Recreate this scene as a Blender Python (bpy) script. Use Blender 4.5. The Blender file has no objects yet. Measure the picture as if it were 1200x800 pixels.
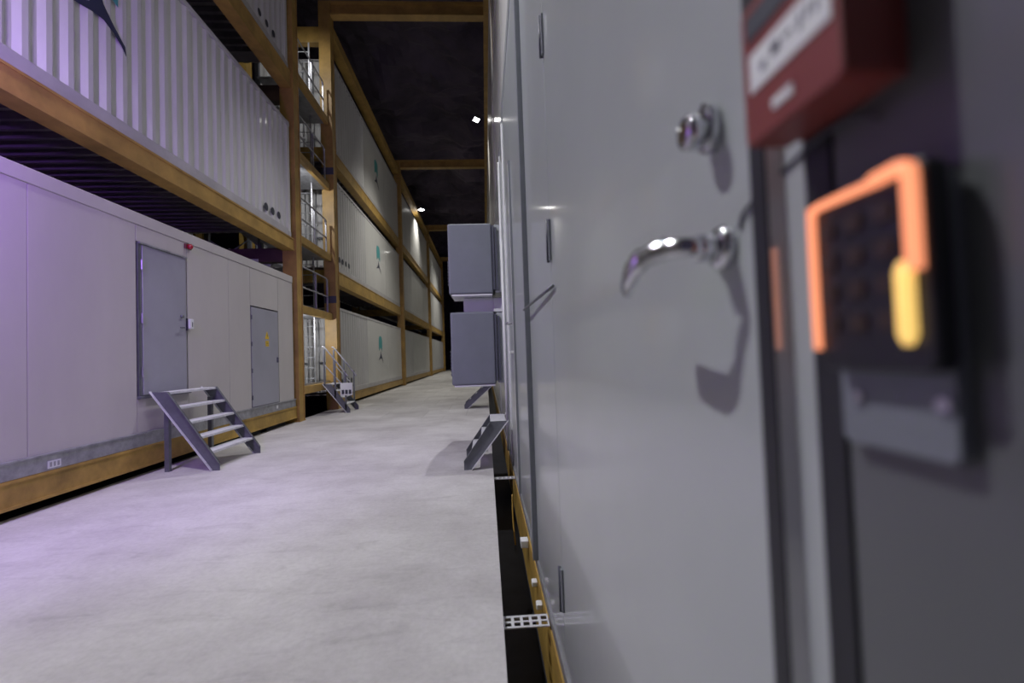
import bpy, bmesh, math, random
from mathutils import Vector, Matrix
random.seed(7)
scene = bpy.context.scene
C = scene.collection
H = 1.47                                   # eye height above the aisle floor

# ------------------------------------------------------------------ camera
def make_camera():
    yaw, pitch, roll = 0.05666, 0.03047, -0.03418
    cy, sy, cp, sp = math.cos(yaw), math.sin(yaw), math.cos(pitch), math.sin(pitch)
    f = Vector((sy*cp, cy*cp, sp)); r = Vector((cy, -sy, 0)); u = r.cross(f)
    c, s = math.cos(roll), math.sin(roll)
    r2 = c*r + s*u; u2 = -s*r + c*u
    cam = bpy.data.cameras.new('camera'); cam.sensor_width = 36; cam.lens = 550/1200*36
    cam.clip_start = 0.03; cam.clip_end = 300
    cam.dof.use_dof = True; cam.dof.focus_distance = 6.0; cam.dof.aperture_fstop = 1.4
    o = bpy.data.objects.new('camera', cam); C.objects.link(o)
    m = Matrix((r2, u2, -f)).transposed().to_4x4(); m.translation = (0, 0, H)
    o.matrix_world = m
    scene.camera = o
make_camera()
vs = scene.view_settings
scene.display_settings.display_device = 'sRGB'
vs.view_transform = 'Standard'; vs.look = 'None'; vs.exposure = -0.34; vs.gamma = 1.0
vs.use_curve_mapping = False

# ------------------------------------------------------------------ world: faint violet-blue gloom of the hall
w = bpy.data.worlds.new('world'); scene.world = w; w.use_nodes = True
bg = w.node_tree.nodes['Background']
bg.inputs[0].default_value = (0.32, 0.28, 0.44, 1); bg.inputs[1].default_value = 0.15

# lamp powers (the lamps themselves are built with their fixtures further down)
P_NEAR, P_RIGHT, P_MID, P_FAR, P_ADDED_VIOLET = 2650, 480, 2600, 2800, 620
COOL = (0.98, 0.97, 1.0); WARM = (1.0, 0.965, 0.89)

# ------------------------------------------------------------------ materials
MATS = {}
def mat(name, col, rough=0.5, metal=0.0, var=0.0, vscale=3.0, bump=0.0, bscale=40.0, stretch=(1,1,1),
        emit=None, es=0.0, spec=0.5, coat=0.0, dark=None):
    if name in MATS: return MATS[name]
    m = bpy.data.materials.new(name); m.use_nodes = True
    nt = m.node_tree; N = nt.nodes; L = nt.links
    b = N['Principled BSDF']
    b.inputs['Base Color'].default_value = (*col, 1); b.inputs['Roughness'].default_value = rough
    b.inputs['Metallic'].default_value = metal; b.inputs['Specular IOR Level'].default_value = spec
    b.inputs['Coat Weight'].default_value = coat; b.inputs['Coat Roughness'].default_value = 0.08
    if emit:
        b.inputs['Emission Color'].default_value = (*emit, 1); b.inputs['Emission Strength'].default_value = es
    if var or bump:
        tc = N.new('ShaderNodeNewGeometry'); mp = N.new('ShaderNodeMapping'); mp.inputs['Scale'].default_value = stretch
        L.new(tc.outputs['Position'], mp.inputs['Vector'])
    if var:
        n = N.new('ShaderNodeTexNoise'); n.inputs['Scale'].default_value = vscale; n.inputs['Detail'].default_value = 7
        n.inputs['Roughness'].default_value = 0.62
        L.new(mp.outputs[0], n.inputs['Vector'])
        r = N.new('ShaderNodeValToRGB'); d = dark or tuple(c*(1-var) for c in col)
        r.color_ramp.elements[0].position = 0.3; r.color_ramp.elements[0].color = (*d, 1)
        r.color_ramp.elements[1].position = 0.68; r.color_ramp.elements[1].color = (*[min(1, c*(1+var*0.35)) for c in col], 1)
        L.new(n.outputs['Fac'], r.inputs[0]); L.new(r.outputs[0], b.inputs['Base Color'])
    if bump:
        n2 = N.new('ShaderNodeTexNoise'); n2.inputs['Scale'].default_value = bscale; n2.inputs['Detail'].default_value = 4
        L.new(mp.outputs[0], n2.inputs['Vector'])
        bp = N.new('ShaderNodeBump'); bp.inputs['Strength'].default_value = bump; bp.inputs['Distance'].default_value = 0.02
        L.new(n2.outputs['Fac'], bp.inputs['Height']); L.new(bp.outputs[0], b.inputs['Normal'])
    MATS[name] = m
    return m

YEL = mat('yellow_paint', (0.42, 0.265, 0.07), 0.5, var=0.35, vscale=2.2, bump=0.05, bscale=30)
YELD = mat('yellow_paint_worn', (0.42, 0.27, 0.06), 0.6, var=0.45, vscale=3.0)
PANEL = mat('panel_offwhite', (0.52, 0.50, 0.475), 0.42, var=0.10, vscale=0.8, bump=0.03, bscale=6, stretch=(1,1,.4))
DOORG = mat('door_grey', (0.34, 0.345, 0.385), 0.4, var=0.10, vscale=1.1)
CONT = mat('container_white', (0.58, 0.58, 0.57), 0.32, var=0.16, vscale=0.9, stretch=(1,1,.35), coat=0.15)
CONTS = mat('container_panel', (0.62, 0.62, 0.60), 0.35, var=0.10, vscale=0.7, coat=0.2)
CONTR = mat('container_rail', (0.46, 0.45, 0.46), 0.5, var=0.2, vscale=1.5)
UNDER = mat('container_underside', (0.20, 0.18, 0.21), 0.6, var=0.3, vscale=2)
GALV = mat('galvanised_steel', (0.42, 0.43, 0.45), 0.42, metal=0.6, var=0.35, vscale=7.0, bump=0.03, bscale=60)
STEEL = mat('stair_steel', (0.17, 0.18, 0.20), 0.45, metal=0.5, var=0.25, vscale=6)
TREAD = mat('tread_steel', (0.68, 0.69, 0.71), 0.45, metal=0.1, var=0.2, vscale=14)
RPANEL = mat('cabinet_panel_grey', (0.40, 0.43, 0.435), 0.30, var=0.06, vscale=1.6, bump=0.03, bscale=5, coat=0.45)
RPOST = mat('cabinet_post_grey', (0.20, 0.215, 0.235), 0.4, var=0.1, vscale=4)
RUBBER = mat('black_rubber', (0.012, 0.013, 0.018), 0.5)
CHROME = mat('chrome', (0.62, 0.63, 0.66), 0.10, metal=1.0)
BRASS = mat('brass_keyway', (0.45, 0.36, 0.20), 0.3, metal=1.0)
ACG = mat('unit_grey', (0.17, 0.185, 0.215), 0.5, var=0.08, vscale=3)
ACD = mat('unit_dark_frame', (0.07, 0.075, 0.10), 0.5)
WHITE = mat('white_paint', (0.68, 0.69, 0.70), 0.45, var=0.06, vscale=3)
RED = mat('alarm_red', (0.22, 0.05, 0.045), 0.4, var=0.1, vscale=9)
STICK = mat('label_white', (0.72, 0.74, 0.74), 0.5)
INK = mat('label_ink', (0.04, 0.045, 0.06), 0.6)
WARN = mat('warning_yellow', (0.75, 0.50, 0.03), 0.5)
TEAL = mat('logo_teal', (0.07, 0.32, 0.33), 0.5)
NAVY = mat('logo_dark', (0.025, 0.03, 0.07), 0.5)
BLACK = mat('black_plastic', (0.012, 0.012, 0.018), 0.35)
KEY = mat('keypad_key', (0.015, 0.013, 0.014), 0.4, emit=(1.0, 0.35, 0.1), es=0.012)
GLOW = mat('reader_light_orange', (0.8, 0.25, 0.1), 0.4, emit=(1.0, 0.34, 0.17), es=1.4)
GLOWY = mat('reader_light_amber', (0.8, 0.5, 0.15), 0.4, emit=(1.0, 0.64, 0.18), es=1.3)
LENS = mat('lamp_lens', (0.9, 0.9, 0.9), 0.3, emit=(1.0, 0.97, 0.93), es=30)
LENSV = mat('added_violet_lens', (0.5, 0.3, 0.9), 0.3, emit=(0.42, 0.16, 1.0), es=12)
LAMPH = mat('lamp_housing', (0.10, 0.10, 0.11), 0.5, metal=0.3)
ROCK = mat('cave_rock', (0.095, 0.078, 0.105), 0.9, var=0.55, vscale=0.35, bump=0.6, bscale=0.9)
PIT = mat('pit_ground', (0.02, 0.02, 0.025), 0.9, var=0.4, vscale=4)

def concrete():
    m = bpy.data.materials.new('worn_concrete'); m.use_nodes = True
    nt = m.node_tree; N = nt.nodes; L = nt.links; b = N['Principled BSDF']
    g = N.new('ShaderNodeNewGeometry')
    def noise(scale, detail, stretch=(1,1,1), rot=0, dist=0.0):
        mp = N.new('ShaderNodeMapping'); mp.inputs['Scale'].default_value = stretch; mp.inputs['Rotation'].default_value = (0,0,rot)
        L.new(g.outputs['Position'], mp.inputs['Vector'])
        n = N.new('ShaderNodeTexNoise'); n.inputs['Scale'].default_value = scale; n.inputs['Detail'].default_value = detail
        n.inputs['Roughness'].default_value = 0.65; n.inputs['Distortion'].default_value = dist
        L.new(mp.outputs[0], n.inputs['Vector']); return n
    big = noise(0.7, 5); streak = noise(1.6, 9, (1, 3.2, 1), 0.25, 0.8); fine = noise(26, 6)
    r1 = N.new('ShaderNodeValToRGB'); e = r1.color_ramp.elements
    e[0].position = 0.32; e[0].color = (0.42, 0.405, 0.40, 1); e[1].position = 0.62; e[1].color = (0.60, 0.59, 0.58, 1)
    L.new(big.outputs['Fac'], r1.inputs[0])
    r2 = N.new('ShaderNodeValToRGB'); e = r2.color_ramp.elements
    e[0].position = 0.30; e[0].color = (0.80, 0.79, 0.80, 1); e[1].position = 0.46; e[1].color = (1, 1, 1, 1)
    L.new(streak.outputs['Fac'], r2.inputs[0])
    mx = N.new('ShaderNodeMix'); mx.data_type = 'RGBA'; mx.blend_type = 'MULTIPLY'; mx.inputs[0].default_value = 0.8
    L.new(r1.outputs[0], mx.inputs[6]); L.new(r2.outputs[0], mx.inputs[7])
    r3 = N.new('ShaderNodeValToRGB'); e = r3.color_ramp.elements
    e[0].position = 0.3; e[0].color = (0.82, 0.82, 0.82, 1); e[1].position = 0.6; e[1].color = (1, 1, 1, 1)
    L.new(fine.outputs['Fac'], r3.inputs[0])
    m2 = N.new('ShaderNodeMix'); m2.data_type = 'RGBA'; m2.blend_type = 'MULTIPLY'; m2.inputs[0].default_value = 0.7
    L.new(mx.outputs[2], m2.inputs[6]); L.new(r3.outputs[0], m2.inputs[7])
    # cast slabs of slightly different grey, only in the far stretch of the aisle
    bk = N.new('ShaderNodeTexBrick'); bk.inputs['Scale'].default_value = 1.0; bk.inputs['Brick Width'].default_value = 1.1; bk.inputs['Row Height'].default_value = 1.5
    bk.inputs['Mortar Size'].default_value = 0.012; bk.inputs['Color1'].default_value = (1, 1, 1, 1); bk.inputs['Color2'].default_value = (0.74, 0.74, 0.73, 1); bk.inputs['Mortar'].default_value = (0.6, 0.6, 0.6, 1)
    L.new(g.outputs['Position'], bk.inputs['Vector'])
    sx = N.new('ShaderNodeSeparateXYZ'); L.new(g.outputs['Position'], sx.inputs[0])
    mr = N.new('ShaderNodeMapRange'); mr.inputs['From Min'].default_value = 10.5; mr.inputs['From Max'].default_value = 13.0; mr.inputs['To Max'].default_value = 0.75
    L.new(sx.outputs['Y'], mr.inputs['Value'])
    m3 = N.new('ShaderNodeMix'); m3.data_type = 'RGBA'; m3.blend_type = 'MULTIPLY'
    L.new(mr.outputs[0], m3.inputs[0]); L.new(m2.outputs[2], m3.inputs[6]); L.new(bk.outputs['Color'], m3.inputs[7])
    L.new(m3.outputs[2], b.inputs['Base Color'])
    b.inputs['Roughness'].default_value = 0.55; b.inputs['Specular IOR Level'].default_value = 0.35
    bp = N.new('ShaderNodeBump'); bp.inputs['Strength'].default_value = 0.25; bp.inputs['Distance'].default_value = 0.01
    L.new(fine.outputs['Fac'], bp.inputs['Height']); L.new(bp.outputs[0], b.inputs['Normal'])
    return m
CONCRETE = concrete()

# ------------------------------------------------------------------ mesh helpers (all in world metres)
def box(bm, x0, x1, y0, y1, z0, z1):
    v = [bm.verts.new(p) for p in ((x0,y0,z0),(x1,y0,z0),(x1,y1,z0),(x0,y1,z0),(x0,y0,z1),(x1,y0,z1),(x1,y1,z1),(x0,y1,z1))]
    for f in ((0,3,2,1),(4,5,6,7),(0,1,5,4),(1,2,6,5),(2,3,7,6),(3,0,4,7)): bm.faces.new([v[i] for i in f])
    return bm
def B(*a):
    return box(bmesh.new(), *a)
def prism(bm, poly, axis, a, b):
    """poly: 2D outline; axis 'x': (y,z) outline extruded in x; 'y': (x,z); 'z': (x,y)"""
    def p(q, t): return {'x': (t, q[0], q[1]), 'y': (q[0], t, q[1]), 'z': (q[0], q[1], t)}[axis]
    A = [bm.verts.new(p(q, a)) for q in poly]; D = [bm.verts.new(p(q, b)) for q in poly]
    bm.faces.new(A); bm.faces.new(D[::-1])
    n = len(poly)
    for i in range(n): bm.faces.new((A[i], D[i], D[(i+1) % n], A[(i+1) % n]))
    return bm
def sweep(bm, pts, rad, seg=10, flat=1.0, up=(0,0,1)):
    pts = [Vector(p) for p in pts]; n = len(pts)
    rads = rad if isinstance(rad, (list, tuple)) else [rad]*n
    rings = []
    for i, p in enumerate(pts):
        t = (pts[min(i+1, n-1)] - pts[max(i-1, 0)]).normalized()
        a = Vector(up); 
        if abs(t.dot(a)) > 0.95: a = Vector((1, 0, 0))
        s = t.cross(a).normalized(); q = s.cross(t).normalized()
        rings.append([bm.verts.new(p + rads[i]*(math.cos(2*math.pi*k/seg)*s*flat + math.sin(2*math.pi*k/seg)*q)) for k in range(seg)])
    for A, D in zip(rings, rings[1:]):
        for k in range(seg): bm.faces.new((A[k], A[(k+1) % seg], D[(k+1) % seg], D[k]))
    bm.faces.new(rings[0][::-1]); bm.faces.new(rings[-1])
    return bm
def T(pts, rad, seg=8, flat=1.0, up=(0,0,1)):
    return sweep(bmesh.new(), pts, rad, seg, flat, up)
def smooth_path(pts, n=6):
    P = [Vector(p) for p in pts]; out = []
    for i in range(len(P)-1):
        p0, p1, p2, p3 = P[max(i-1, 0)], P[i], P[i+1], P[min(i+2, len(P)-1)]
        for k in range(n):
            t = k/n
            out.append(0.5*((2*p1) + (p2-p0)*t + (2*p0-5*p1+4*p2-p3)*t*t + (3*p1-p0-3*p2+p3)*t**3))
    out.append(P[-1]); return out
WORLD = {}
def obj(name, bm, m, parent=None, bevel=0.0, smooth=False, segs=2):
    bmesh.ops.recalc_face_normals(bm, faces=bm.faces[:])
    xs = [v.co for v in bm.verts]
    lo = Vector((min(v.x for v in xs), min(v.y for v in xs), min(v.z for v in xs)))
    hi = Vector((max(v.x for v in xs), max(v.y for v in xs), max(v.z for v in xs)))
    c = Vector(((lo.x+hi.x)/2, (lo.y+hi.y)/2, lo.z))
    for v in bm.verts: v.co -= c
    me = bpy.data.meshes.new(name); bm.to_mesh(me); bm.free()
    if smooth:
        for p in me.polygons: p.use_smooth = True
    if m: me.materials.append(m)
    o = bpy.data.objects.new(name, me); C.objects.link(o)
    if parent:
        o.parent = parent; o.location = c - WORLD[parent.name]
    else: o.location = c
    WORLD[o.name] = c
    if bevel:
        b = o.modifiers.new('bevel', 'BEVEL'); b.width = bevel; b.segments = segs; b.limit_method = 'ANGLE'; b.angle_limit = 0.6
    return o
def thing(name, loc, label, cat, group=None):
    o = bpy.data.objects.new(name, None); C.objects.link(o); o.location = loc; o.empty_display_size = 0.2
    WORLD[o.name] = Vector(loc); tag(o, label, cat, group); return o
def tag(o, label=None, cat=None, group=None):
    if label: o['label'] = label
    if cat: o['category'] = cat
    if group: o['group'] = group
    return o
def struct(name, bm, m, label=None):
    o = obj(name, bm, m); o['kind'] = 'structure'
    if label: o['label'] = label
    return o
def part_copy(src, parent, loc):
    c = src.copy(); C.objects.link(c); c.parent = parent; c.location = Vector(loc) - WORLD[parent.name]
    WORLD[c.name] = Vector(loc); return c

# ------------------------------------------------------------------ setting
FX0, FX1 = -4.86, 0.05
fl = struct('floor', B(FX0, FX1, -3, 66, -0.55, 0), CONCRETE, 'worn pale concrete aisle floor between the racks')
struct('floor_pit', B(-16, 12, -3, 76, -0.75, -0.56), PIT, 'dark ground below the racks')
def rock_sheet(fn, nu, nv):
    bm = bmesh.new(); g = [[bm.verts.new(fn(i/nu, j/nv)) for j in range(nv+1)] for i in range(nu+1)]
    for i in range(nu):
        for j in range(nv): bm.faces.new((g[i][j], g[i+1][j], g[i+1][j+1], g[i][j+1]))
    return bm
from mathutils import noise as mn
def rn(x, y, s): return mn.fractal(Vector((x*s, y*s, 3.1)), 0.9, 2.0, 5)
struct('ceiling', rock_sheet(lambda u, v: (-16+28*u, -3+79*v, 16.2+1.1*rn(-16+28*u, 79*v, .28)), 70, 180), ROCK, 'dark rough rock ceiling of the cavern')
struct('wall_far', rock_sheet(lambda u, v: (-16+28*u, 75+0.9*rn(28*u, 18*v, .4), -0.7+19*v), 40, 30), ROCK, 'dark rock wall at the far end')
struct('wall_left', rock_sheet(lambda u, v: (-15+0.9*rn(79*u, 18*v, .35), -3+79*u, -0.7+19*v), 120, 30), ROCK, 'dark rock wall behind the left racks')

# ------------------------------------------------------------------ yellow steel racks
def ibeam_y(x0, x1, y0, y1, z0, z1, fl_t=0.03, web=0.05, face=+1):
    """channel along y: flanges top/bottom, web set back a little from the aisle face"""
    bm = bmesh.new()
    box(bm, x0, x1, y0, y1, z1-fl_t, z1); box(bm, x0, x1, y0, y1, z0, z0+fl_t)
    if face > 0: box(bm, x1-web-0.02, x1-0.015, y0, y1, z0+fl_t, z1-fl_t)
    else: box(bm, x0+0.015, x0+web+0.02, y0, y1, z0+fl_t, z1-fl_t)
    return bm
def hcol(x0, x1, y0, y1, z0, z1, t=0.03):
    bm = bmesh.new()
    box(bm, x0, x1, y0, y0+t, z0, z1); box(bm, x0, x1, y1-t, y1, z0, z1)
    box(bm, x1-0.05, x1-0.02, y0+t, y1-t, z0, z1)
    return bm
rackN = thing('steel_rack', (-4.9, 6, 0), 'near yellow steel rack on the left carrying the corrugated containers over the door module', 'rack')
rackF = thing('steel_rack', (-4.9, 33, 0), 'far yellow steel rack on the left receding beyond the stair tower', 'rack')
rackR = thing('steel_rack', (0.5, 20, 0), 'yellow steel rack along the right row of grey modules', 'rack')
XF = -4.74
# near rack: base beam, level beams, column at its far end
obj('base_beam', ibeam_y(XF-0.28, XF, -2, 12.05, 0.11, 0.40), YELD, rackN)
obj('level_beam', ibeam_y(XF-0.28, XF, -2, 12.07, 4.31, 4.61), YEL, rackN)
obj('level_beam', ibeam_y(XF-0.28, XF, -2, 12.07, 8.50, 8.90), YEL, rackN)
obj('column', hcol(XF-0.30, XF+0.05, 12.07, 12.42, 0.0, 14.2), YEL, rackN, bevel=0.004)
obj('column', hcol(-7.45, -7.15, 12.07, 12.42, -0.55, 14.2), YELD, rackN)
for z0, z1 in ((4.05, 4.40), (8.2, 8.6)):
    obj('cross_beam', B(-7.2, XF-0.3, 12.12, 12.36, z0, z1), mat('rack_brown_primer', (0.09, 0.055, 0.045), 0.6, var=0.3), rackN)
obj('back_beam', B(-7.45, -7.2, -2, 12.07, 4.31, 4.61), YELD, rackN)
obj('back_beam', B(-7.45, -7.2, -2, 12.07, 8.5, 8.9), YELD, rackN)
obj('base_foot', B(XF-0.30, XF+0.06, 12.05, 12.45, -0.02, 0.02), YELD, rackN)

# far rack
CY = [14.86, 27.0, 40.4, 53.4]
for i, y in enumerate(CY):
    obj('column', hcol(-4.96, -4.60, y, y+0.36, 0.0 if i else 0.0, 12.95), YEL, rackF, bevel=0.004)
    obj('column', hcol(-7.5, -7.2, y, y+0.36, -0.55, 12.5), YELD, rackF)
    for z in (4.0, 7.9): obj('cross_beam', B(-7.2, -4.97, y+0.06, y+0.30, z, z+0.36), YELD, rackF)
FL = [(0.10, 0.36), (3.98, 4.42), (7.92, 8.34), (12.12, 12.46)]
for i in range(3):
    y0, y1 = CY[i]+0.36, CY[i+1]
    for k, (z0, z1) in enumerate(FL):
        obj(('base_beam', 'level_beam', 'level_beam', 'top_rail')[k], ibeam_y(-5.0, -4.72 if k < 3 else -4.66, y0, y1, z0, z1), YEL, rackF)
obj('cross_beam', B(-7.5, -4.96, 14.92, 15.18, 11.64, 12.14), YEL, rackF, bevel=0.01)
for i, y in enumerate(CY):                       # portal beams over the aisle
    bm = bmesh.new()
    box(bm, -4.6, 0.28, y, y+0.30, 12.90, 12.95); box(bm, -4.6, 0.28, y, y+0.30, 12.5, 12.55); box(bm, -4.6, 0.28, y+0.12, y+0.18, 12.55, 12.90)
    obj('portal_beam', bm, YEL, rackF)
for z in (3.3, 7.35):
    obj('clamp_plate', B(-4.97, -4.59, 14.845, 14.86, z, z+0.22), ACD, rackF)
# right rack
RX = 0.33
obj('base_beam', B(RX-0.02, RX+0.22, -2, 60, -0.52, -0.07), YELD, rackR)
obj('top_rail', ibeam_y(0.28, 0.58, -2, 60, 12.42, 12.72, face=-1), YEL, rackR)
for y in (11.2, 23.8, 36.4, 49.0):
    obj('column', B(0.40, 0.66, y+0.05, y+0.33, -0.55, 12.42), YEL, rackR)
for y in (-2, 11.2, 23.8, 36.4, 49.0): obj('foot', B(0.36, 0.7, y+0.02, y+0.36, -0.56, -0.52), YELD, rackR)

# ------------------------------------------------------------------ containers
def corrugated(x, y0, y1, z0, z1, sgn, pitch=0.28, d=0.04):
    """corrugated side sheet, outermost plane at x, facing sgn"""
    n = max(1, round((y1-y0)/pitch)); p = (y1-y0)/n; prof = []
    for i in range(n):
        a = y0+i*p
        prof += [(a, 0), (a+p*.26, 0), (a+p*.5, d), (a+p*.76, d)]
    prof.append((y1, 0))
    bm = bmesh.new()
    A = [bm.verts.new((x-sgn*q, y, z0)) for y, q in prof]; D = [bm.verts.new((x-sgn*q, y, z1)) for y, q in prof]
    for i in range(len(prof)-1): bm.faces.new((A[i], A[i+1], D[i+1], D[i]))
    r = bmesh.ops.extrude_face_region(bm, geom=bm.faces[:])
    for e in r['geom']:
        if isinstance(e, bmesh.types.BMVert): e.co.x -= sgn*0.004
    return bm
def corrugated_end(y, x0, x1, z0, z1, pitch=0.25, d=0.03):
    n = round((x1-x0)/pitch); p = (x1-x0)/n; prof = []
    for i in range(n):
        a = x0+i*p; prof += [(a, 0), (a+p*.26, 0), (a+p*.5, d), (a+p*.76, d)]
    prof.append((x1, 0)); bm = bmesh.new()
    A = [bm.verts.new((x, y+q, z0)) for x, q in prof]; D = [bm.verts.new((x, y+q, z1)) for x, q in prof]
    for i in range(len(prof)-1): bm.faces.new((A[i], A[i+1], D[i+1], D[i]))
    return bm
FOOT = [(-0.42, -0.10), (-0.28, -0.02), (-0.10, 0.08), (0.05, 0.36), (0.12, 0.20), (0.28, 0.04), (0.48, -0.12), (0.50, -0.24), (0.42, -0.15), (0.28, -0.06), (0.12, 0.0), (-0.06, -0.02), (-0.25, -0.07)]
BAR = [(-0.32, 0.34), (0.0, 0.50), (0.36, 0.34), (0.36, 0.84), (0.30, 0.98), (0.16, 1.05), (-0.14, 1.05), (-0.27, 0.98), (-0.32, 0.84)]
def logo(parent, x, yc, zc, s, sgn=1, flip=1):
    a, b = x, x+sgn*0.004
    obj('logo_foot', prism(bmesh.new(), [(yc+flip*p*s, zc+q*s) for p, q in FOOT], 'x', a, b), NAVY, parent)
    obj('logo_bar', prism(bmesh.new(), [(yc+flip*p*s, zc+q*s) for p, q in BAR], 'x', a, b), TEAL, parent)
def ring_sticker(parent, x, y, z, r, sgn=1):
    bm = bmesh.new(); prism(bm, [(y+r*math.cos(t*math.pi/8), z+r*math.sin(t*math.pi/8)) for t in range(16)], 'x', x, x+sgn*0.003)
    return obj('round_sticker', bm, INK, parent)
def container(label, y0, y1, z0, z1, xf, sgn, corr, panels, group, joists=0, ends=True, lg=None, dots=(), m=None, depth=2.42, rod_rows=True):
    t = thing('shipping_container', (xf-sgn*depth/2, (y0+y1)/2, z0), label, 'container', group)
    xb = xf-sgn*depth
    def X(a, b): return (min(a, b), max(a, b))
    rb, rt = 0.17, 0.10
    pw = 0.15
    obj('bottom_rail', B(*X(xf, xf-sgn*0.06), y0+pw, y1-pw, z0, z0+rb), CONTR, t, bevel=0.006)
    obj('top_rail', B(*X(xf, xf-sgn*0.06), y0+pw, y1-pw, z1-rt, z1-0.01), CONTR, t, bevel=0.006)
    for yy in (y0, y1-pw):
        obj('corner_post', B(*X(xf, xf-sgn*pw), yy, yy+pw, z0+0.12, z1-0.12), CONTS, t, bevel=0.01)
        for zz in (z0, z1-0.12): obj('corner_casting', B(*X(xf+sgn*0.006, xf-sgn*0.16), yy-0.003, yy+pw+0.01, zz, zz+0.12), CONTR, t, bevel=0.008)
    for a, b in corr: obj('corrugated_side', corrugated(xf-sgn*0.012, a, b, z0+rb, z1-rt, sgn), m or CONT, t)
    for a, b in panels: obj('side_panel', B(*X(xf-sgn*0.014, xf-sgn*0.05), a+0.012, b-0.012, z0+rb, z1-rt), CONTS, t, bevel=0.006)
    obj('roof', B(*X(xf-sgn*0.05, xb), y0+0.06, y1-0.06, z1-0.05, z1-0.012), CONTR, t)
    obj('back_side', B(*X(xb, xb+sgn*0.05), y0, y1, z0, z1), CONT, t)
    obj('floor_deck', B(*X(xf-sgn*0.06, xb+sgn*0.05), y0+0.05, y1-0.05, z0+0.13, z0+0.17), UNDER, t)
    if ends:
        obj('end_wall', corrugated_end(y0+0.03, *X(xf-sgn*0.15, xb), z0+0.12, z1-0.1), CONT, t)
        obj('end_wall', corrugated_end(y1-0.05, *X(xf-sgn*0.15, xb), z0+0.12, z1-0.1), CONT, t)
    if joists:
        src = None; n = int((y1-y0-0.3)/joists)
        for i in range(n):
            yy = y0+0.2+i*joists
            if src is None:
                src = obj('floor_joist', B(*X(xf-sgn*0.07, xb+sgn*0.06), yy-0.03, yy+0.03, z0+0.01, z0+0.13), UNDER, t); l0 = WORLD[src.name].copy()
            else: part_copy(src, t, l0+Vector((0, i*joists, 0)))
    if lg: logo(t, xf-sgn*0.011, lg[0], lg[1], lg[2], sgn, lg[3] if len(lg) > 3 else 1)
    for (dy, dz, r) in dots: ring_sticker(t, xf-sgn*0.012, dy, dz, r, sgn)
    return t
GN = 'corrugated containers on the near left rack'
container('pale corrugated container above the door module, dark pointed emblem on its side', -0.3, 11.95, 4.63, 7.55, XF-0.03, 1,
          [(-0.15, 11.8)], [], GN, joists=0.26, lg=(6.08, 5.98, 1.0), dots=[(10.66, 4.98, .09), (10.98, 4.98, .09), (11.3, 4.98, .09)])
container('topmost corrugated container on near left rack, cut off by upper picture edge', -0.3, 11.95, 8.93, 11.83, XF-0.03, 1,
          [(-0.15, 11.8)], [], GN, joists=0.26, dots=[(10.5, 9.3, .08), (10.85, 9.3, .08), (11.2, 9.3, .08)])
GF = 'pale containers in the far left rack'
lv = [(0.38, 3.26, 'bottom'), (4.45, 7.47, 'middle'), (8.37, 11.5, 'top')]
bays = [(15.5, 26.9, 'first bay past the stair tower'), (27.5, 40.2, 'second bay past the stair tower'), (40.9, 53.2, 'farthest visible bay')]
for bi, (y0, y1, bt) in enumerate(bays):
    for zi, (z0, z1, lt) in enumerate(lv):
        s = y0+0.15; c1 = y0+3.9
        extra = {0: 'with logo and small round marks', 1: 'in dim light', 2: 'seen edge-on'}[bi]
        L = c1+3.9
        ctn = container('pale container on %s level, %s' % (lt, bt), y0, y1, z0, z1, -4.77, 1,
                  [(s, c1)], [(c1, L), (L, y1-0.15)], GF, joists=0 if bi else 0.5,
                  lg=(c1+2.3, (z0+z1)/2-0.25, 0.95) if bi == 0 else None,
                  dots=[(s+0.25+k*0.36, z0+0.42, .1) for k in range(4)] if bi == 0 and zi < 2 else [])
        if bi == 0:
            for xr in (-5.10, -5.38, -5.72, -6.0):
                rod = obj('lock_rod', T([(xr, y0+0.005, z0+0.10), (xr, y0+0.005, z1-0.08)], 0.02, 8), GALV, ctn, smooth=True)
                for zz in (z0+0.45, (z0+z1)/2, z1-0.45): obj('rod_keeper', B(xr-0.05, xr+0.05, y0-0.012, y0+0.03, zz-0.03, zz+0.03), CONTR, rod)
            for xa, xb2 in ((-5.36, -5.12), (-5.98, -5.74)): obj('lock_handle', B(xa, xb2, y0-0.03, y0-0.015, z0+1.05, z0+1.09), STEEL, ctn)
# right row: upper containers over the grey modules
GR = 'pale containers above the right-hand modules'
for y0, y1, bt in ((-1.2, 11.1, 'nearest'), (11.6, 23.7, 'second'), (24.2, 36.3, 'third'), (36.8, 48.9, 'farthest')):
    container('%s pale container of the middle level along the right row' % bt, y0, y1, 4.98, 8.0, 0.36, -1, [], [(y0+.15, y0+4), (y0+4, y0+8), (y0+8, y1-.15)], GR)
    container('%s pale container of the top level along the right row' % bt, y0, y1, 8.5, 11.6, 0.40, -1, [], [(y0+.15, y0+4), (y0+4, y0+8), (y0+8, y1-.15)], GR)

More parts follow.
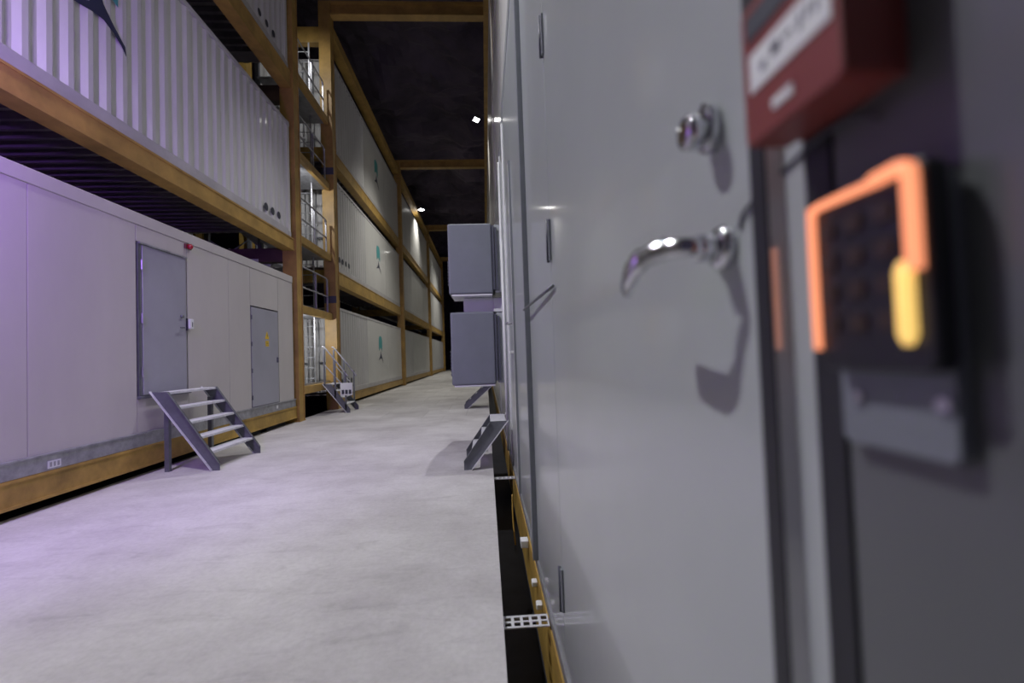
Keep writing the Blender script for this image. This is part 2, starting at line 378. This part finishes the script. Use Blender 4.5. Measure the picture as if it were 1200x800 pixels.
# ------------------------------------------------------------------ left door module (lowest level, near)
XM = -4.78
mod = thing('equipment_module', (-6, 6, 0.4), 'off-white panelled equipment module with two grey doors under the near left rack', 'module')
MY0, MY1, MZ0, MZ1 = -1.5, 11.98, 0.585, 3.64
obj('base_rail', B(-7.1, XM+0.035, MY0, MY1, 0.402, 0.57), GALV, mod, bevel=0.006)
obj('base_rail_lip', B(XM-0.02, XM+0.05, MY0, MY1, 0.57, 0.59), GALV, mod)
obj('top_rail', B(-7.1, XM+0.012, MY0, MY1, 3.47, MZ1), PANEL, mod, bevel=0.01)
seams = [MY0, 0.4, 1.6, 2.8, 4.0, 5.18, 6.72]
d1 = (6.76, 7.79, 1.09, 3.21); d2 = (9.89, 11.12, 0.60, 2.66)
def mpanel(y0, y1, z0, z1): obj('wall_panel', B(XM-0.08, XM, y0+0.004, y1-0.004, z0, z1), PANEL, mod, bevel=0.003)
for a, b in zip(seams, seams[1:]): mpanel(a, b, 0.59, 3.468)
mpanel(6.72, 7.83, 3.24, 3.468); mpanel(6.72, 7.83, 0.59, 1.05)
for a, b in ((7.83, 9.05), (9.05, 9.86)): mpanel(a, b, 0.59, 3.468)
mpanel(9.86, 11.15, 2.69, 3.468); mpanel(11.15, MY1, 0.59, 3.468)
obj('core', B(-7.1, XM-0.085, MY0, MY1, 0.575, 3.46), UNDER, mod)
obj('door_sill', B(XM-0.08, XM+0.05, 6.72, 7.83, 1.052, 1.088), STEEL, mod, bevel=0.004)
# personnel door
dr = obj('door', B(XM-0.05, XM+0.008, d1[0]+0.07, d1[1], 1.095, d1[3]), DOORG, mod, bevel=0.006)
obj('hinge_strip', B(XM-0.05, XM+0.012, d1[0]-0.02, d1[0]+0.02, 1.09, d1[3]+0.01), STEEL, mod)
obj('hinge_gap', B(XM-0.06, XM-0.012, d1[0]+0.02, d1[0]+0.07, 1.09, d1[3]), DOORG, mod)
for z in (1.35, 2.1, 2.85): obj('hinge', T([(XM+0.02, d1[0]+0.045, z), (XM+0.02, d1[0]+0.045, z+0.14)], 0.016), GALV, dr)
obj('drip_strip', B(XM-0.05, XM+0.03, d1[0], d1[1]+0.01, d1[3]+0.002, d1[3]+0.026), GALV, mod)
obj('door_handle', T(smooth_path([(XM+0.01, 7.66, 2.09), (XM+0.06, 7.66, 2.09), (XM+0.06, 7.56, 2.085)]), 0.011), STEEL, dr, smooth=True)
obj('lock_cylinder', T([(XM+0.005, 7.66, 2.27), (XM+0.04, 7.66, 2.27)], 0.026, 12), STEEL, dr, smooth=True)
lk = obj('hasp_lock', B(XM+0.0, XM+0.06, 7.80, 7.90, 2.08, 2.24), STICK, mod, bevel=0.012)
obj('hasp', B(XM+0.0, XM+0.03, 7.775, 7.80, 2.05, 2.25), RUBBER, lk, bevel=0.008)
obj('keyhole_slot', B(XM+0.058, XM+0.064, 7.85, 7.865, 2.11, 2.19), RUBBER, lk)
# electrical door
dr2 = obj('door', B(XM-0.05, XM+0.006, d2[0], d2[1], d2[2], d2[3]), DOORG, mod, bevel=0.006)
for z in (0.75, 1.3, 1.85, 2.4): obj('hinge', T([(XM+0.014, d2[0]-0.012, z), (XM+0.014, d2[0]-0.012, z+0.09)], 0.013), STEEL, dr2)
tri = [(10.47, 2.02), (10.66, 2.02), (10.565, 2.19)]
obj('warning_triangle', prism(bmesh.new(), tri, 'x', XM+0.006, XM+0.009), WARN, dr2)
obj('bolt_symbol', prism(bmesh.new(), [(10.575, 2.15), (10.545, 2.09), (10.565, 2.09), (10.55, 2.04), (10.59, 2.10), (10.57, 2.10)], 'x', XM+0.009, XM+0.011), INK, dr2)
obj('warning_label', B(XM+0.006, XM+0.009, 10.49, 10.64, 1.86, 1.98), WARN, dr2)
for k in range(3): obj('label_line', B(XM+0.009, XM+0.0105, 10.51, 10.62, 1.885+k*0.03, 1.893+k*0.03), INK, dr2)
obj('door_latch', B(XM+0.006, XM+0.04, 11.02, 11.07, 1.50, 1.62), STEEL, dr2, bevel=0.008)
obj('serial_label', B(XM+0.035, XM+0.038, 5.36, 5.52, 0.425, 0.505), STICK, mod)
for k in range(3): obj('label_line', B(XM+0.038, XM+0.0395, 5.385+k*0.045, 5.41+k*0.045, 0.44, 0.49), GALV, mod)
obj('rail_label', B(XM+0.035, XM+0.038, 10.9, 10.98, 0.46, 0.53), STICK, mod)
# alarm beacon
bc = thing('alarm_beacon', (XM+0.06, 7.84, 3.36), 'small red alarm beacon above the lock of the left grey door', 'alarm')
obj('beacon_base', B(XM+0.001, XM+0.03, 7.76, 7.92, 3.375, 3.455), mat('beacon_dark', (0.12, 0.02, 0.025), 0.5), bc, bevel=0.008)
obj('beacon_lens', T([(XM+0.03, 7.84, 3.415), (XM+0.07, 7.84, 3.415), (XM+0.09, 7.84, 3.415)], [0.045, 0.04, 0.015], 14), mat('beacon_red', (0.35, 0.01, 0.03), 0.25), bc, smooth=True)
# cable tray above the module
ct = thing('cable_tray', (-6, 10.9, 3.66), 'galvanised cable tray on the roof of the off-white module', 'cable tray')
obj('tray_bed', B(-7.0, -4.95, 10.6, 11.2, 3.70, 3.72), GALV, ct)
for y in (10.6, 11.19): obj('side_rail', B(-7.0, -4.95, y, y+0.012, 3.70, 3.80), GALV, ct)
for x in (-6.8, -5.9, -5.1): obj('tray_foot', B(x-0.03, x+0.03, 10.62, 11.18, 3.64, 3.70), GALV, ct)

# ------------------------------------------------------------------ steel stairs
def stair_x(label, y0, y1, xtop, xfoot, ztop, n, group=None, w=0.24, legs=True, name='steel_steps'):
    """flight running along x, foot at xfoot on the floor; channel stringers, treads between them"""
    t = thing(name, ((xtop+xfoot)/2, (y0+y1)/2, 0), label, 'stairs', group)
    s = 1 if xfoot > xtop else -1
    U0, U1 = (xtop+s*w, ztop), (xfoot, 0.12)
    L0, L1 = (xtop, ztop), (xfoot-s*0.10, 0.0)
    for k, y in enumerate((y0, y1-0.05)):
        yw = (y, y+0.008) if k == 0 else (y+0.042, y+0.05)
        st = obj('stringer', prism(bmesh.new(), [L0, U0, U1, (xfoot, 0.0), L1], 'y', *yw), STEEL, t)
        for P, Q in ((U0, U1), (L0, L1)):
            dz = 0.014 if P is L0 else -0.014
            obj('stringer_lip', prism(bmesh.new(), [P, Q, (Q[0], Q[1]+dz), (P[0], P[1]+dz)], 'y', y-(0.04 if k == 0 else 0), y+(0.008 if k == 0 else 0.05)), TREAD if P is L0 else STEEL, st)
    for i in range(n):
        q = i/n*1.0
        x = U0[0]+(U1[0]-U0[0])*q*1.06; z = U0[1]+(U1[1]-U0[1])*q*1.06-0.004
        obj('tread', B(min(x, x-s*0.21), max(x, x-s*0.21), y0+0.009, y1-0.009, z-0.035, z), TREAD, t, bevel=0.004)
    if legs:
        for y in (y0+0.05, y1-0.11):
            xa = xtop+s*0.14
            obj('leg', B(min(xa, xa+s*0.06), max(xa, xa+s*0.06), y, y+0.06, 0.0, ztop-0.16), STEEL, t)
    return t
stair_x('grey steel steps with five treads below the left grey door', 6.88, 8.08, -4.71, -3.79, 1.13, 5)
stair_x('small dark steps at the right module, in front of the wall units', 6.2, 7.0, 0.27, -0.33, 0.62, 3, 'steps along the right module', legs=False)
stair_x('dark steps half hidden under the lower wall unit on the right', 13.6, 14.4, 0.27, -0.66, 0.72, 4, 'steps along the right module', legs=False)

# ------------------------------------------------------------------ stair tower
tw = thing('stair_tower', (-5.6, 13.6, 0), 'galvanised stair tower with yellow landing edges between the two left racks', 'stair tower')
TY0, TY1 = 12.44, 14.82
LZ = [0.86, 2.97, 4.80, 7.03, 9.12]
for z in LZ:
    ld = obj('landing', B(-5.75, -4.82, TY0, TY1, z-0.16, z-0.10), GALV, tw)
    obj('edge_beam', B(-4.82, -4.70, TY0, TY1, z-0.20, z), YEL, tw, bevel=0.006)
    obj('kick_plate', B(-4.84, -4.825, TY0, TY1, z-0.10, z+0.05), GALV, tw)
    if z > 1:
        for h in (0.5, 1.05):
            pts = [(-4.78, TY0+0.05, z+h), (-4.78, TY1-0.5, z+h), (-4.78, TY1-0.28, z+h-0.05), (-4.78, TY1-0.2, z+h-0.25)] if h > 1 else [(-4.78, TY0+0.05, z+h), (-4.78, TY1-0.25, z+h)]
            obj('guard_rail', T(smooth_path(pts, 4), 0.022), GALV, tw, smooth=True)
        for y in (TY0+0.1, (TY0+TY1)/2, TY1-0.22):
            obj('guard_post', B(-4.80, -4.76, y-0.02, y+0.02, z, z+1.03), GALV, tw)
# slim ladder with rungs at the back of the landings
for x in (-5.42, -5.08): obj('ladder_rail', B(x-0.02, x+0.02, 14.30, 14.34, LZ[0]-0.1, 11.2), GALV, tw)
for k in range(33): obj('rung', T([(-5.42, 14.32, 1.0+k*0.31), (-5.08, 14.32, 1.0+k*0.31)], 0.013, 6), GALV, tw)
# flights rising away from the aisle
for i in range(len(LZ)-1):
    za, zb = LZ[i]-0.1, LZ[i+1]-0.1
    y0, y1 = (12.6, 13.5) if i % 2 == 0 else (13.7, 14.6)
    xa, xb = (-5.75, -7.1)
    zm = (za+zb)/2
    for (xs, xe, zs, ze, yy0, yy1) in ((xa, xb, za, zm, 12.6, 13.5), (xb, xa, zm, zb, 13.7, 14.6)):
        for y in (yy0, yy1):
            f = obj('flight_stringer', prism(bmesh.new(), [(xs, zs), (xe, ze), (xe, ze-0.24), (xs, zs-0.24)], 'y', y-0.02, y+0.02), GALV, tw)
            obj('hand_rail', T([(xs, y, zs+0.95), (xe, y, ze+0.95)], 0.02), GALV, tw)
            obj('mid_rail', T([(xs, y, zs+0.5), (xe, y, ze+0.5)], 0.016), GALV, tw)
            for q in (0.05, 0.5, 0.95):
                x = xs+(xe-xs)*q; z = zs+(ze-zs)*q
                obj('baluster', B(x-0.018, x+0.018, y-0.018, y+0.018, z-0.05, z+0.95), GALV, tw)
        for k in range(5):
            q = (k+0.5)/5; x = xs+(xe-xs)*q; z = zs+(ze-zs)*q
            obj('flight_tread', B(x-0.13, x+0.13, yy0+0.02, yy1-0.02, z-0.03, z), TREAD, tw)
    obj('mid_landing', B(-7.6, -7.1, 12.5, 14.7, zm-0.08, zm), GALV, tw)
for x, y in ((-5.78, 12.52), (-5.78, 14.72), (-7.12, 12.52), (-7.12, 14.72)):
    obj('tower_post', B(x-0.05, x+0.05, y-0.05, y+0.05, -0.56, 10.3), STEEL, tw)
# foot flight with handrails
ff = stair_x('steel entry flight with handrails at the foot of the stair tower', 13.75, 14.65, -4.69, -3.93, 0.84, 4, name='entry_flight', legs=False)
for y in (13.77, 14.63):
    obj('hand_rail', T(smooth_path([(-4.69, y, 1.90), (-4.6, y, 1.86), (-4.05, y, 1.14), (-3.98, y, 1.02)], 4), 0.022), GALV, ff, smooth=True)
    obj('mid_rail', T([(-4.66, y, 1.42), (-4.03, y, 0.68)], 0.016), GALV, ff)
    for x in (-4.64, -4.34, -4.05):
        z = 0.84*(1-(x+4.69)/0.76)
        obj('rail_post', B(x-0.02, x+0.02, y-0.02, y+0.02, max(0.05, z-0.05), z+1.06), STEEL, ff)
sg = thing('notice_sign', (-4.05, 13.74, 0.45), 'small white notice hung on the rail of the entry flight', 'sign')
obj('plate', B(-4.19, -3.85, 13.725, 13.735, 0.50, 0.86), STICK, sg)
for k in range(3): obj('pictogram', B(-4.15+k*0.1, -4.08+k*0.1, 13.720, 13.725, 0.54, 0.66), INK, sg)

# ------------------------------------------------------------------ right grey module
rm = thing('grey_module', (1.2, 5, -0.06), 'grey steel equipment module with chrome door lever filling the right side', 'module')
XW = RX
def rpanel(y0, y1, z0=0.0, z1=4.78, nm='wall_panel', x=XW, m=RPANEL): return obj(nm, B(x, x+0.06, y0+0.002, y1-0.002, z0, z1), m, rm, bevel=0.003)
obj('base_rail', B(XW-0.012, XW+0.2, -1.2, 11.1, -0.068, -0.003), GALV, rm, bevel=0.004)
obj('core', B(XW+0.065, XW+2.4, -1.2, 11.1, -0.06, 4.78), UNDER, rm)
obj('top_rail', B(XW-0.01, XW+0.1, -1.2, 11.1, 4.782, 4.93), RPANEL, rm, bevel=0.006)
rpanel(-1.2, 0.418, m=mat('cabinet_panel_falloff_shade', (0.095, 0.102, 0.106), 0.35, var=0.06, coat=0.2))  # grey painted darker to stand in for light falloff and vignetting at this end
obj('door_seal', B(XW-0.002, XW+0.05, 0.418, 0.452, 0.0, 4.78), RUBBER, rm)
obj('frame_strip', B(0.328, 0.39, 0.4525, 0.4835, 0.0, 4.78), RPANEL, rm)
obj('splayed_jamb', prism(bmesh.new(), [(0.3125, 0.4905), (0.328, 0.484), (0.39, 0.484), (0.39, 0.545), (0.3295, 0.545), (0.3295, 0.522), (0.3145, 0.518), (0.3145, 0.4905)], 'z', 0.0, 4.78), mat('polished_jamb', (0.72, 0.74, 0.76), 0.10, metal=0.25), rm)
obj('door_seal', B(0.310, 0.314, 0.491, 0.518, 0.0, 4.78), RUBBER, rm)
rd = rpanel(0.546, 2.255, 0.0, 4.4, 'door')
obj('door_header', B(XW, XW+0.06, 0.548, 2.253, 4.404, 4.78), RPANEL, rm)
rpanel(2.258, 3.40)
obj('frame_post', B(XW-0.038, XW+0.05, 3.40, 3.47, -0.003, 4.78), RPOST, rm, bevel=0.004)
rpanel(3.47, 5.05)
# second door with its frame
obj('door_frame', B(XW-0.022, XW+0.04, 5.05, 5.09, -0.003, 3.60), RPOST, rm)
obj('door_frame', B(XW-0.022, XW+0.04, 5.13, 5.17, -0.003, 3.60), WHITE, rm)
rpanel(5.05, 6.6, 3.605, 4.78)
rd2 = rpanel(5.17, 6.6, 0.0, 3.6, 'door', XW+0.004)
for y in (6.6, 7.7, 8.95, 10.0): rpanel(y, {6.6: 7.7, 7.7: 8.95, 8.95: 10.0, 10.0: 11.1}[y])
for y in (6.6, 7.7): obj('cover_strip', B(XW-0.015, XW+0.01, y-0.03, y+0.03, 0, 4.78), WHITE, rm, bevel=0.004)
for y, z0, z1 in ((7.35, 0, 3.3), (7.5, 0.4, 4.6)): obj('conduit', T([(XW-0.025, y, z0), (XW-0.025, y, z1)], 0.022, 10), WHITE, rm, smooth=True)
obj('door_pull', T(smooth_path([(XW, 5.45, 1.84), (XW-0.07, 5.45, 1.84), (XW-0.07, 5.30, 1.84)], 4), 0.014), CHROME, rd2, smooth=True)
obj('pipe_clamp', B(XW-0.045, XW, 5.5, 5.75, 1.50, 1.53), WHITE, rm)
# door stay rod lying across the joint
obj('stay_rod', T([(XW-0.012, 2.14, 1.785), (XW-0.045, 3.38, 1.80)], 0.008, 8), STEEL, rd, smooth=True)
# hinges of the near door
for z in (0.36, 2.02, 3.03):
    h = obj('hinge', B(XW-0.012, XW+0.002, 2.215, 2.262, z-0.10, z+0.10), RPOST, rd, bevel=0.004)
    obj('hinge_pin', T([(XW-0.014, 2.245, z-0.105), (XW-0.014, 2.245, z+0.105)], 0.007, 8), ACD, h, smooth=True)
# chrome lever
LV = [(0.330, 0.613, 1.604), (0.300, 0.604, 1.606), (0.272, 0.604, 1.606), (0.250, 0.631, 1.608), (0.228, 0.658, 1.601), (0.223, 0.690, 1.589), (0.238, 0.768, 1.577)]
lever = obj('lever_handle', T(smooth_path(LV, 6), [0.013]*6+[0.013]*6+[0.013]*6+[0.0145]*6+[0.018]*6+[0.021]*6+[0.014], 14, 0.55), CHROME, rd, smooth=True)
obj('rosette', T([(XW+0.001, 0.616, 1.606), (XW-0.008, 0.616, 1.606), (XW-0.014, 0.616, 1.606), (XW-0.016, 0.616, 1.606)], [0.030, 0.030, 0.026, 0.016], 24), CHROME, rd, smooth=True)
obj('lever_hub', T([(XW-0.012, 0.614, 1.606), (XW-0.03, 0.613, 1.606), (XW-0.042, 0.611, 1.605), (XW-0.050, 0.610, 1.604)], [0.018, 0.019, 0.018, 0.012], 20), CHROME, rd, smooth=True)
# lock cylinder with oval cover
oval = []
for k in range(28):
    a = 2*math.pi*k/28; oval.append((0.632+0.024*math.cos(a), 1.778+0.036*math.sin(a)))
esc = obj('escutcheon', prism(bmesh.new(), oval, 'x', XW-0.018, XW+0.001), CHROME, rd, bevel=0.005)
obj('lock_cylinder', T([(XW-0.016, 0.632, 1.772), (XW-0.040, 0.632, 1.772), (XW-0.044, 0.632, 1.772)], [0.024, 0.024, 0.021], 26), CHROME, esc, smooth=True)
obj('keyway_ring', T([(XW-0.042, 0.632, 1.772), (XW-0.0455, 0.632, 1.772)], 0.013, 18), BRASS, esc)
obj('keyway', B(XW-0.0465, XW-0.045, 0.6305, 0.6335, 1.764, 1.780), RUBBER, esc)
# other right modules further along
for k, (a, b, tt) in enumerate(((11.6, 23.7, 'second'), (24.2, 36.3, 'third'), (36.8, 48.9, 'farthest'))):
    t = thing('grey_module', (1.4, (a+b)/2, -0.06), '%s grey module along the right row, beyond the wall units' % tt, 'module', 'right-hand modules')
    obj('core', B(XW+0.065, XW+2.4, a, b, -0.06, 4.78), UNDER, t)
    obj('base_rail', B(XW-0.012, XW+0.2, a, b, -0.068, -0.003), GALV, t)
    n = 8
    for i in range(n):
        y0 = a+(b-a)*i/n
        obj('wall_panel', B(XW, XW+0.06, y0+0.003, y0+(b-a)/n-0.003, 0, 4.78), RPANEL, t, bevel=0.003)

# ------------------------------------------------------------------ card reader and call point
rd_ = thing('card_reader', (0.32, 0.355, 1.39), 'black keypad card reader with glowing orange border on the right wall', 'card reader')
def rbox_yz(bm, x0, x1, y0, y1, z0, z1, r, n=5):
    pts = []
    for cy, cz, a0 in ((y1-r, z1-r, 0), (y0+r, z1-r, 90), (y0+r, z0+r, 180), (y1-r, z0+r, 270)):
        for k in range(n+1):
            a = math.radians(a0+90*k/n); pts.append((cy+r*math.cos(a), cz+r*math.sin(a)))
    return prism(bm, pts, 'x', x0, x1)
obj('back_plate', rbox_yz(bmesh.new(), 0.318, 0.329, 0.302, 0.405, 1.385, 1.59, 0.008), ACG, rd_)
obj('body', rbox_yz(bmesh.new(), 0.300, 0.318, 0.296, 0.404, 1.448, 1.598, 0.010), BLACK, rd_, bevel=0.003)
XR = 0.2965
obj('light_bar', T(smooth_path([(XR, 0.403, 1.466), (XR, 0.403, 1.580), (XR, 0.4010, 1.588), (XR, 0.394, 1.591), (XR, 0.336, 1.591)], 5), 0.0035, 10), GLOW, rd_, smooth=True)
obj('light_bar', T(smooth_path([(XR-0.001, 0.334, 1.592), (XR-0.001, 0.314, 1.593), (XR-0.001, 0.3065, 1.591), (XR-0.001, 0.304, 1.584), (XR-0.001, 0.304, 1.520)], 5), 0.0052, 10), GLOW, rd_, smooth=True)
obj('status_light', T([(XR, 0.3135, 1.527), (XR, 0.3135, 1.520), (XR, 0.3135, 1.475), (XR, 0.3135, 1.468)], [0.003, 0.0058, 0.0058, 0.003], 10), GLOWY, rd_, smooth=True)
src = None
for i in range(3):
    for j in range(4):
        yy, zz = 0.388-i*0.028, 1.568-j*0.027
        obj('key', rbox_yz(bmesh.new(), 0.2975, 0.300, yy-0.008, yy+0.008, zz-0.007, zz+0.007, 0.003, 3), KEY, rd_)
for yy in (0.385, 0.31): obj('screw', T([(0.319, yy, 1.425), (0.315, yy, 1.425)], 0.006, 12), CHROME, rd_)

cp = thing('call_point', (0.30, 0.395, 1.67), 'red wall-mounted alarm call box with white label above the card reader', 'alarm')
obj('housing', rbox_yz(bmesh.new(), 0.274, 0.316, 0.330, 0.462, 1.672, 1.812, 0.008), RED, cp, bevel=0.003)
obj('back_box', B(0.316, 0.3295, 0.334, 0.449, 1.676, 1.808), RED, cp)
obj('label_plate', B(0.2725, 0.274, 0.338, 0.447, 1.722, 1.760), STICK, cp)
obj('small_plate', B(0.2725, 0.274, 0.386, 0.414, 1.690, 1.699), STICK, cp)
obj('top_window', B(0.2725, 0.274, 0.345, 0.45, 1.775, 1.80), INK, cp)
for y, a, b, wd, mm in ((0.424, 1.734, 1.742, .004, ACG), (0.405, 1.738, 1.748, .006, INK), (0.388, 1.742, 1.746, .005, ACG), (0.372, 1.736, 1.750, .002, ACG), (0.362, 1.740, 1.750, .002, ACG), (0.352, 1.738, 1.748, .002, ACG)):
    obj('label_mark', B(0.2718, 0.2725, y-wd, y+wd, a, b), mm, cp)
cb = obj('cable', T(smooth_path([(0.325, 0.36, 1.655), (0.324, 0.40, 1.668), (0.326, 0.45, 1.665), (0.326, 0.52, 1.650), (0.327, 0.565, 1.638), (0.327, 0.575, 1.62)], 5), 0.0022, 8), ACD, None, smooth=True)
tag(cb, 'thin dark cable running along the wall below the red call box', 'cable')

# ------------------------------------------------------------------ wall units (cooling) on the right module
def wall_unit(label, y0, z0, z1, x0):
    t = thing('cooling_unit', (0.0, y0+0.4, z0), label, 'cooling unit', 'grey wall units on the right module')
    obj('casing', B(x0, 0.165, y0, y0+0.75, z0, z1), ACG, t, bevel=0.03, segs=3)
    obj('mounting_frame', B(0.166, 0.20, y0-0.02, y0+0.77, z0+0.06, z1-0.04), ACD, t)
    obj('mounting_frame', B(0.215, 0.25, y0-0.02, y0+0.77, z0+0.06, z1-0.08), ACD, t)
    obj('adapter_collar', B(0.20, XW-0.001, y0+0.03, y0+0.72, z0+0.02, z1-0.02), RPANEL, t)
    obj('base_trim', B(x0+0.04, 0.15, y0+0.02, y0+0.73, z0-0.035, z0), WHITE, t, bevel=0.01)
    obj('side_grille', B(x0-0.012, x0, y0+0.1, y0+0.65, z0+0.15, z0+0.6), ACD, t)
    for k in range(8): obj('louvre', B(x0-0.02, x0-0.012, y0+0.1, y0+0.65, z0+0.17+k*0.055, z0+0.195+k*0.055), ACG, t)
    return t
wall_unit('upper grey box-shaped cooling unit on the right module', 8.0, 2.55, 3.76, -0.59)
wall_unit('lower grey box-shaped cooling unit on the right module', 8.0, 1.0, 2.24, -0.585)
dc = thing('duct_box', (-0.1, 8.5, 2.24), 'pale duct box between the two grey cooling units', 'duct')
obj('duct', B(-0.36, 0.165, 8.25, 8.70, 2.245, 2.51), WHITE, dc, bevel=0.01)
obj('duct_flange', B(0.165, XW-0.001, 8.2, 8.75, 2.25, 2.50), WHITE, dc, bevel=0.01)

# ------------------------------------------------------------------ bits in the trench
def perforated(label, y, x0, x1, z, w):
    t = thing('strut_bracket', ((x0+x1)/2, y, z), label, 'bracket', 'galvanised brackets across the floor gap')
    bm = bmesh.new(); n = 5; p = (x1-x0)/n
    box(bm, x0, x1, y-w, y-w*0.72, z, z+0.006); box(bm, x0, x1, y+w*0.72, y+w, z, z+0.006); box(bm, x0, x1, y-w*0.13, y+w*0.13, z, z+0.006)
    for i in range(n+1):
        xx = x0+i*p; a, b = max(x0, xx-p*0.16), min(x1, xx+p*0.16)
        box(bm, a, b, y-w*0.72, y-w*0.13, z, z+0.006); box(bm, a, b, y+w*0.13, y+w*0.72, z, z+0.006)
    obj('slotted_strip', bm, TREAD, t)
    obj('strip_flange', B(x0, x1, y+w, y+w+0.004, z-0.03, z+0.006), GALV, t)
    return t
perforated('near slotted galvanised bracket bridging the dark floor gap', 2.72, 0.052, 0.309, -0.05, 0.06)
perforated('far slotted galvanised bracket bridging the floor gap near the small steps', 5.9, 0.052, 0.309, -0.05, 0.05)
for i, (y, z, s) in enumerate(((4.05, -0.12, 0.05), (3.35, -0.13, 0.03), (3.05, -0.13, 0.03))):
    o = obj('terminal_box', box(bmesh.new(), 0.309-1.3*s, 0.309, y-s, y+s, z-s*0.7, z+s*0.5), STICK, None, bevel=0.006)
    tag(o, ('larger pale box clipped to yellow beam in the floor gap', 'middle small pale clip on yellow beam in the floor gap', 'small pale clip on yellow beam nearest the slotted bracket')[i], 'junction box')
hc = obj('hanging_cable', T(smooth_path([(0.24, 5.2, -0.05), (0.235, 5.15, -0.2), (0.24, 5.1, -0.4), (0.25, 5.05, -0.54)], 4), 0.008), YELD, None, smooth=True)
tag(hc, 'thin yellow cable hanging into the floor gap', 'cable')

# ------------------------------------------------------------------ lamps
def floodlight(label, pos, aim, power, col=COOL, lens=LENS, size=0.14, cone=150, blend=0.5, rad=0.06, arm=None, group='floodlights on the racks', name='floodlight'):
    t = thing(name, pos, label, 'lamp', group)
    p = Vector(pos); d = (Vector(aim)-p).normalized(); q = d.to_track_quat('-Z', 'Y')
    def oriented(bm):
        for v in bm.verts: v.co = q @ v.co + p
        return bm
    obj('housing', oriented(B(-size, size, -size*.8, size*.8, 0.012, size*.9)), LAMPH, t, bevel=0.01)
    obj('lens', oriented(B(-size*.88, size*.88, -size*.68, size*.68, 0.0, 0.011)), lens, t)
    fin = bmesh.new()
    for k in range(5): box(fin, -size*.8+k*size*.4-0.006, -size*.8+k*size*.4+0.006, -size*.7, size*.7, size*.9, size*1.25)
    obj('heat_sink', oriented(fin), LAMPH, t)
    if arm: obj('bracket', T([p - d*size*0.9, Vector(arm)], 0.025), LAMPH, t)
    l = bpy.data.lights.new('lamp_light', 'SPOT'); l.energy = power; l.color = col; l.spot_size = math.radians(cone); l.spot_blend = blend; l.shadow_soft_size = rad
    lo = bpy.data.objects.new('lamp_light', l); C.objects.link(lo); lo.parent = t
    lo.location = d*0.03; lo.rotation_euler = q.to_euler()
    return t
floodlight('floodlight on the near left rack beam above the aisle', (-4.0, 2.8, 8.75), (0.4, 3.4, 2.2), P_NEAR, cone=132, blend=1.0, arm=(XF+0.002, 2.8, 8.75))
floodlight('floodlight on the right top rail above the small steps', (-0.05, 6.5, 12.2), (-4.7, 10.2, 0.0), P_RIGHT, cone=52, blend=1.0, arm=(0.274, 6.5, 12.5))
floodlight('added unseen floodlight on the right top rail, brightening the middle of the aisle', (-0.05, 12.6, 12.2), (-2.6, 10.0, 0), P_MID, cone=62, blend=1.0, arm=(0.274, 12.6, 12.5))  # lamp added out of view to lift the floor midway along the aisle
floodlight('bright floodlight on the right top rail, left of the yellow rail', (-0.09, 21.0, 12.2), (-3.4, 20.0, 0), P_FAR, col=WARM, cone=95, blend=1.0, size=0.17, arm=(0.274, 21.0, 12.5))
floodlight('bright floodlight on the left top rail, farther down the hall', (-4.38, 34.4, 12.38), (-2.9, 33.2, 0), P_FAR, col=WARM, cone=110, blend=1.0, size=0.2, arm=(-4.655, 34.4, 12.3))
floodlight('added unseen floodlight on the right top rail, brightening the farthest bay', (-0.05, 47.0, 12.2), (-3.6, 46.0, 1), P_FAR, col=WARM, cone=110, blend=1.0, size=0.17, arm=(0.274, 47.0, 12.5))  # hidden lamp, added so the farthest containers do not stay dark
floodlight('added violet lamp under the near left rack beam, standing in for a purple wash', (-3.7, 2.6, 4.0), (-5.0, 4.0, 3.3), P_ADDED_VIOLET, col=(0.40, 0.14, 1.0), lens=LENSV, size=0.12, cone=175, blend=0.6, rad=0.2, arm=(XF+0.002, 2.6, 4.40), group='added lamps', name='added_violet_lamp')  # no such lamp in the hall; added out of view to tint the left purple
tl = floodlight('small lamp inside the stair tower under the upper landing', (-5.2, 12.75, 10.9), (-5.9, 15.5, 8.5), 130, size=0.08, arm=(-5.2, 12.42, 11.0), group='tower lamps', name='tower_lamp')
tl2 = floodlight('small lamp inside the stair tower by the lowest landing', (-5.2, 12.75, 2.55), (-5.8, 15.5, 1.6), 150, size=0.07, arm=(-5.2, 12.75, 2.80), group='tower lamps', name='tower_lamp')
tl3 = floodlight('small lamp inside the stair tower under the middle landing', (-5.2, 12.75, 6.6), (-5.9, 15.5, 5.6), 130, size=0.07, arm=(-5.2, 12.75, 6.86), group='tower lamps', name='tower_lamp')
